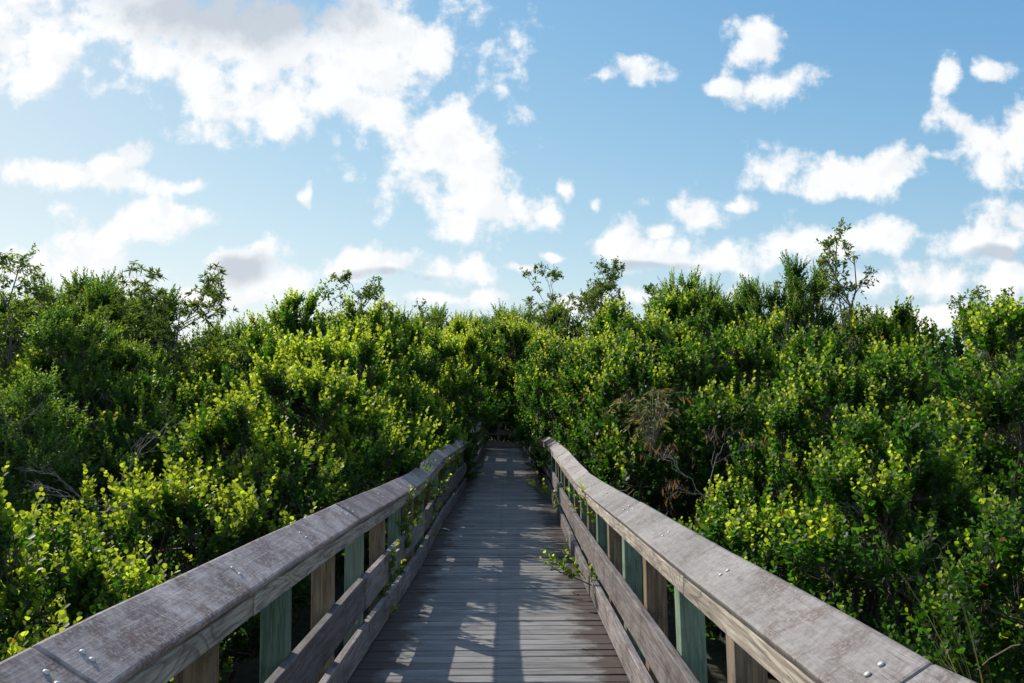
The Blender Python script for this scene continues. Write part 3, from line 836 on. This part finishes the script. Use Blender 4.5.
twig_bush('bare_twigs', -3.35, 7.4, .65, 82, .9, 3, 'bare grey twigs tangled in the dark hollow of the left bushes', 0, flat=.25, dirx=.4)
twig_bush('bare_twigs', -4.6, 8.3, .6, 83, .9, 3, 'bare grey twigs at the left edge under the dark fine-leaved bush', 0, flat=.4)
twig_bush('bare_twigs', 5.2, 15.6, 2.6, 84, .9, 4, 'bare grey twigs inside the tall dark shrub on the right skyline', 0, flat=1.0)
twig_bush('bare_twigs', 3.1, 6.2, .3, 85, .7, 2, 'bare grey twigs in the dark lower part of the right thicket', 0, flat=.8)

def willow(x, y, z, seed, label):
    rs = np.random.RandomState(seed); segs = []; P_, A_, N_ = [], [], []
    for i in range(26):
        a = rs.uniform(0, 2 * PI); rr = rs.uniform(.15, .6)
        top = np.array([math.cos(a) * rr * .6, math.sin(a) * rr * .6, rs.uniform(.2, .85)])
        end = top + np.array([math.cos(a) * rr * .6, math.sin(a) * rr * .6, rs.uniform(-.25, .12)])
        pts = [np.zeros(3), top * .6, top, end]
        segs.append((pts, [.006, .005, .003, .0015]))
        for k in range(20):
            t = rs.random(); P_.append(top + (end - top) * t if rs.random() < .7 else top * rs.uniform(.5, 1)); A_.append(np.array([math.cos(a) * .5 + rs.normal(0, .6), math.sin(a) * .5 + rs.normal(0, .6), -.45 + rs.normal(0, .3)])); N_.append(rs.normal(0, 1, 3))
    n_ = len(P_)
    r = empty('drooping_bush', (x, y, z))
    link('foliage', leaves_mesh('foliage', np.array(P_), np.array(A_), np.array(N_), rs.uniform(.06, .12, n_), rs.random(n_), rs, M['leaf_olive'], NARROW), r)
    link('stem', tubes_mesh('stem', segs, M['twig'], 4), r)
    tag(r, label, 'bush')
willow(1.85, 10.2, 1.05, 91, 'drooping olive-leaved shrub just above the dead branch with orange leaves')
willow(-3.3, 5.0, .0, 92, 'drooping narrow-leaved shrub low in the dark hollow on the left')

def grass_tuft(x, y, z, seed, label, n=44):
    rs = np.random.RandomState(seed)
    mb = MB()
    for i in range(n):
        a = rs.uniform(0, 2 * PI); L = rs.uniform(.55, 1.15); w = rs.uniform(.0035, .0065)
        ca, sa = math.cos(a), math.sin(a); bend = rs.uniform(.4, 1.5)
        pts = []
        for k in range(9):
            t = k / 8; an = bend * t
            rr = L * (t * math.sin(an) * .75) + .03; zz = L * t * math.cos(an * .8)
            ww = w * (1 - t * .9)
            pts.append((ca * rr - sa * ww, sa * rr + ca * ww, zz)); pts.append((ca * rr + sa * ww, sa * rr - ca * ww, zz))
        mb.add(pts, [(2 * k, 2 * k + 1, 2 * k + 3, 2 * k + 2) for k in range(8)])
    o = mb.build('grass_tuft', M['blade'])
    at1 = o.data.attributes.new('tip', 'FLOAT', 'POINT'); at2 = o.data.attributes.new('lrnd', 'FLOAT', 'POINT')
    nv = len(o.data.vertices)
    at1.data.foreach_set('value', np.repeat(rs.random(n), 18).astype(np.float32)); at2.data.foreach_set('value', np.repeat(rs.random(n), 18).astype(np.float32))
    o.location = (x, y, z)
    tag(o, label, 'grass')
grass_tuft(1.60, 2.75, .12, 95, 'tuft of long thin grass blades behind the right cap in the lower right corner')

# fallen leaves lying on the planks
rs = np.random.RandomState(5)
lm = leaves_mesh('fallen_leaf', np.zeros((1, 3)), np.array([[1., 0, 0]]), np.array([[0, 0, 1.]]), np.array([.05]), np.array([.5]), rs, M['litter'], OVAL)
for i in range(70):
    yy = rs.uniform(4.6, 20) if i < 45 else rs.uniform(27, 34.5)
    side = 1 if rs.random() < .5 else -1
    a = .745 - abs(rs.normal(0, .09)) if i < 50 else rs.uniform(-.6, .7)
    o = link('fallen_leaf', lm)
    o.location = (xc(yy) + side * a, yy, zdeck(yy) + .008)
    o.rotation_euler = (rs.normal(0, .2), rs.normal(0, .2), rs.uniform(0, 6.28)); s = rs.uniform(.6, 1.3); o.scale = (s, s, s)
    tag(o, 'dry brown leaf fallen on the boardwalk planks', 'leaf', 'fallen leaves on the boardwalk')
pm = leaves_mesh('fallen_leaf', np.zeros((1, 3)), np.array([[1., 0, 0]]), np.array([[0, 0, 1.]]), np.array([.12]), np.array([.5]), rs, M['pale_litter'], OVAL)
o = link('fallen_leaf', pm); o.location = (-.72, 11.3, zdeck(11.3) + .02); o.rotation_euler = (.1, .1, .2)
tag(o, 'single pale leaf lying at the left edge of the planks below the railing dip', 'leaf')

# ------------------------------------------------------------------ light and sky
SUN_EL, SUN_AZ = math.radians(32), math.radians(-43)     # azimuth from straight ahead, negative = left
sd = Vector((math.sin(SUN_AZ) * math.cos(SUN_EL), math.cos(SUN_AZ) * math.cos(SUN_EL), math.sin(SUN_EL)))
sl = bpy.data.lights.new('sun', 'SUN'); sl.energy = 4.6; sl.angle = math.radians(.55); sl.color = (1.0, .93, .82)
so = bpy.data.objects.new('sun', sl); col.objects.link(so)
so.rotation_euler = sd.to_track_quat('Z', 'Y').to_euler(); so.location = (-20, 20, 30)

# cloud: px, py, rx, ry in the photograph -> directions in the sky
CLOUDS = [(150,15,95,32),(240,40,95,50),(330,70,110,60),(405,45,82,48),(285,105,80,30),(360,110,80,26),(440,155,55,38),(420,185,38,24),(495,215,48,24),(470,190,38,28),(545,212,18,15),
          (5,50,40,52),(50,55,28,30),(70,20,40,20),(75,172,52,16),(115,178,48,18),(140,160,16,11),(185,188,26,11),(155,222,64,17),(25,268,60,20),(85,262,45,20),(120,278,40,12),
          (240,262,42,22),(275,280,40,16),(380,266,55,14),(430,272,52,15),(590,74,36,11),(635,70,30,13),(765,50,26,26),(775,85,32,20),(735,88,18,8),(943,75,15,15),(990,72,19,12),
          (985,130,38,24),(1015,140,34,32),(935,155,22,8),(775,168,36,18),(840,175,50,18),(895,165,30,14),(700,214,32,18),(665,228,22,8),(625,248,32,22),(670,260,45,20),(735,255,45,18),(800,245,60,24),(870,232,48,14),
          (985,240,48,22),(1020,228,30,20),(925,278,55,17),(1000,280,40,18),(860,280,40,14),(560,190,9,9),(593,200,7,6),(150,60,60,30),(205,35,75,45),(290,55,80,50),(380,85,60,45),(350,30,70,45),(445,135,45,35),(465,175,48,36),(20,20,45,40),(200,75,40,28),(110,30,60,25),(545,256,15,6),(735,200,22,8),(305,195,5,10),(520,270,14,5),(450,300,60,8),(640,300,80,10),(200,300,80,8),(900,315,90,10)]
GREY = [(245,4,105,38),(243,268,26,14),(405,278,40,5),(650,270,45,5),(1000,258,30,6)]

w = bpy.data.worlds.new('World'); scene.world = w; w.use_nodes = True
w.node_tree.nodes.clear()
t = NT(w.node_tree)
def cloud_group():
    g = bpy.data.node_groups.new('cloud_field', 'ShaderNodeTree')
    g.interface.new_socket('P', in_out='INPUT', socket_type='NodeSocketVector')
    g.interface.new_socket('cloud', in_out='OUTPUT', socket_type='NodeSocketFloat')
    g.interface.new_socket('rough', in_out='OUTPUT', socket_type='NodeSocketFloat')
    g.interface.new_socket('grey', in_out='OUTPUT', socket_type='NodeSocketFloat')
    q = NT(g)
    gi = q.new('NodeGroupInput'); go = q.new('NodeGroupOutput')
    p = gi.outputs[0]
    wn = q.new('ShaderNodeTexNoise', {'Vector': p, 'Scale': 8.0, 'Detail': 3.0, 'Roughness': .5}, noise_dimensions='2D').outputs['Color']
    wv = q.new('ShaderNodeVectorMath', {0: wn, 1: (.5, .5, .5)}, operation='SUBTRACT').outputs[0]
    wv = q.new('ShaderNodeVectorMath', {0: wv, 3: .04}, operation='SCALE').outputs[0]
    pw = q.new('ShaderNodeVectorMath', {0: p, 1: wv}, operation='ADD').outputs[0]
    def field(lst):
        acc = None
        for (px, py, rx, ry) in lst:
            u, v = pix_uv(px, py)
            d = q.new('ShaderNodeVectorMath', {0: pw, 1: (u, v, 0)}, operation='SUBTRACT').outputs[0]
            d = q.new('ShaderNodeVectorMath', {0: d, 1: (F / rx, F / ry, 0)}, operation='MULTIPLY').outputs[0]
            ln = q.new('ShaderNodeVectorMath', {0: d}, operation='LENGTH').outputs['Value']
            vv = q.math('SUBTRACT', 1.22, ln)
            acc = vv if acc is None else q.math('SMOOTH_MAX', acc, vv, .25)
        return q.math('MAXIMUM', acc, -2.0)
    n1 = q.new('ShaderNodeTexNoise', {'Vector': p, 'Scale': 16.0, 'Detail': 8.0, 'Roughness': .58}, noise_dimensions='2D').outputs[0]
    vo = q.new('ShaderNodeTexVoronoi', {'Vector': p, 'Scale': 26.0, 'Detail': 3.0, 'Roughness': .6}, feature='F1', voronoi_dimensions='2D', normalize=True).outputs['Distance']
    nn = q.math('ADD', q.math('MULTIPLY', q.math('SUBTRACT', n1, .5), 3.9), q.math('MULTIPLY', q.math('SUBTRACT', .30, vo), .9))
    q.l.new(q.math('ADD', field(CLOUDS), nn), go.inputs[0])
    q.l.new(q.math('ADD', field(GREY), q.math('MULTIPLY', nn, .5)), go.inputs[2])
    q.l.new(n1, go.inputs[1])
    return g
tc = t.new('ShaderNodeTexCoord')
sx = t.new('ShaderNodeSeparateXYZ', {0: tc.outputs['Generated']})
ysafe = t.math('MAXIMUM', t.math('ABSOLUTE', sx.outputs[1]), .02)
uv = t.new('ShaderNodeCombineXYZ', {0: t.math('DIVIDE', sx.outputs[0], ysafe), 1: t.math('DIVIDE', sx.outputs[2], ysafe), 2: t.math('MULTIPLY', t.math('LESS_THAN', sx.outputs[1], 0.0), 7.0)}).outputs[0]
cg = cloud_group()
g0 = t.new('ShaderNodeGroup'); g0.node_tree = cg; t.l.new(uv, g0.inputs[0])
cl = t.smooth(g0.outputs[0], -.22, .78)
# the same field a little nearer the sun: parts with less cloud in that direction are lit
uv1 = t.new('ShaderNodeVectorMath', {0: uv, 1: (-.016, .018, 0)}, operation='ADD').outputs[0]
n2 = t.new('ShaderNodeTexNoise', {'Vector': uv1, 'Scale': 16.0, 'Detail': 5.0, 'Roughness': .55}, noise_dimensions='2D').outputs[0]
lit = t.smooth(t.math('SUBTRACT', g0.outputs[1], n2), -.14, .07)
# clouds over the unseen rest of the sky, added as neutral fill light
dz = t.math('MAXIMUM', t.math('ADD', sx.outputs[2], .12), .05)
ov = t.new('ShaderNodeCombineXYZ', {0: t.math('DIVIDE', sx.outputs[0], dz), 1: t.math('DIVIDE', sx.outputs[1], dz), 2: 0.0}).outputs[0]
on = t.noise(ov, 1.4, 7.0, .58).outputs[0]
su = t.new('ShaderNodeSeparateXYZ', {0: uv})
outside = t.math('MAXIMUM', t.smooth(t.math('ABSOLUTE', su.outputs[0]), .68, .95), t.smooth(su.outputs[1], .62, .85))
outside = t.math('MAXIMUM', outside, t.smooth(sx.outputs[1], .1, -.1))
cl = t.math('MAXIMUM', cl, t.math('MULTIPLY', t.math('MULTIPLY', t.math('MULTIPLY', outside, .6), t.smooth(on, .46, .62)), t.smooth(sx.outputs[2], .0, .06)))
grey = t.smooth(g0.outputs[2], -.45, .7, 0, .8)
sky = t.new('ShaderNodeTexSky', None, sky_type='NISHITA', sun_disc=False, sun_elevation=SUN_EL, sun_rotation=SUN_AZ, air_density=1.0, dust_density=0.15, ozone_density=1.6, altitude=0)
SKY_K = .135
sep = t.new('ShaderNodeSeparateColor', {0: sky.outputs[0]})
def shoulder(v, a, b):          # humid air: the bright part of the sky pales towards white
    x = t.math('MULTIPLY', v, .155)
    return t.math('DIVIDE', t.math('MULTIPLY', v, a), t.math('MULTIPLY_ADD', x, b, 1.0))
def gradient(v, k, p, a, b):    # deeper away from the sun, paler near it
    y = t.math('MULTIPLY', t.math('POWER', t.math('MULTIPLY', v, .1605), p), k)
    return t.math('DIVIDE', t.math('MULTIPLY', y, a / .1605), t.math('MULTIPLY_ADD', y, b, 1.0))
skc = t.new('ShaderNodeCombineColor', {0: gradient(shoulder(sep.outputs[0], 1.04, .34), 1.96, 1.7, 1.3, .8), 1: gradient(shoulder(sep.outputs[1], 1.42, .90), 1.44, 1.42, 1.17, .42), 2: shoulder(sep.outputs[2], 2.3, 1.85)}).outputs[0]
thick = t.math('SUBTRACT', 1.0, lit)
ccol = t.mix(t.math('MULTIPLY', thick, .28), c4(6.5, 6.5, 6.5), c4(4.6, 4.85, 5.15))
ccol = t.mix(grey, ccol, c4(3.1, 3.5, 4.0))
cfac = t.math('MULTIPLY', cl, .92)
out = t.mix(cfac, skc, ccol)
bg = t.new('ShaderNodeBackground', {0: out, 1: SKY_K})
t.new('ShaderNodeOutputWorld', {0: bg.outputs[0]})

# ------------------------------------------------------------------ render settings
scene.render.engine = 'CYCLES'
cy = scene.cycles
cy.max_bounces = 4; cy.diffuse_bounces = 2; cy.glossy_bounces = 2; cy.transmission_bounces = 3; cy.transparent_max_bounces = 4
cy.caustics_reflective = False; cy.caustics_refractive = False
cy.use_adaptive_sampling = True; cy.adaptive_threshold = 0.015
cy.use_denoising = True
cy.sample_clamp_indirect = 6.0
vs = scene.view_settings
vs.view_transform = 'Standard'; vs.look = 'None'; vs.exposure = 0.25; vs.gamma = 1.0
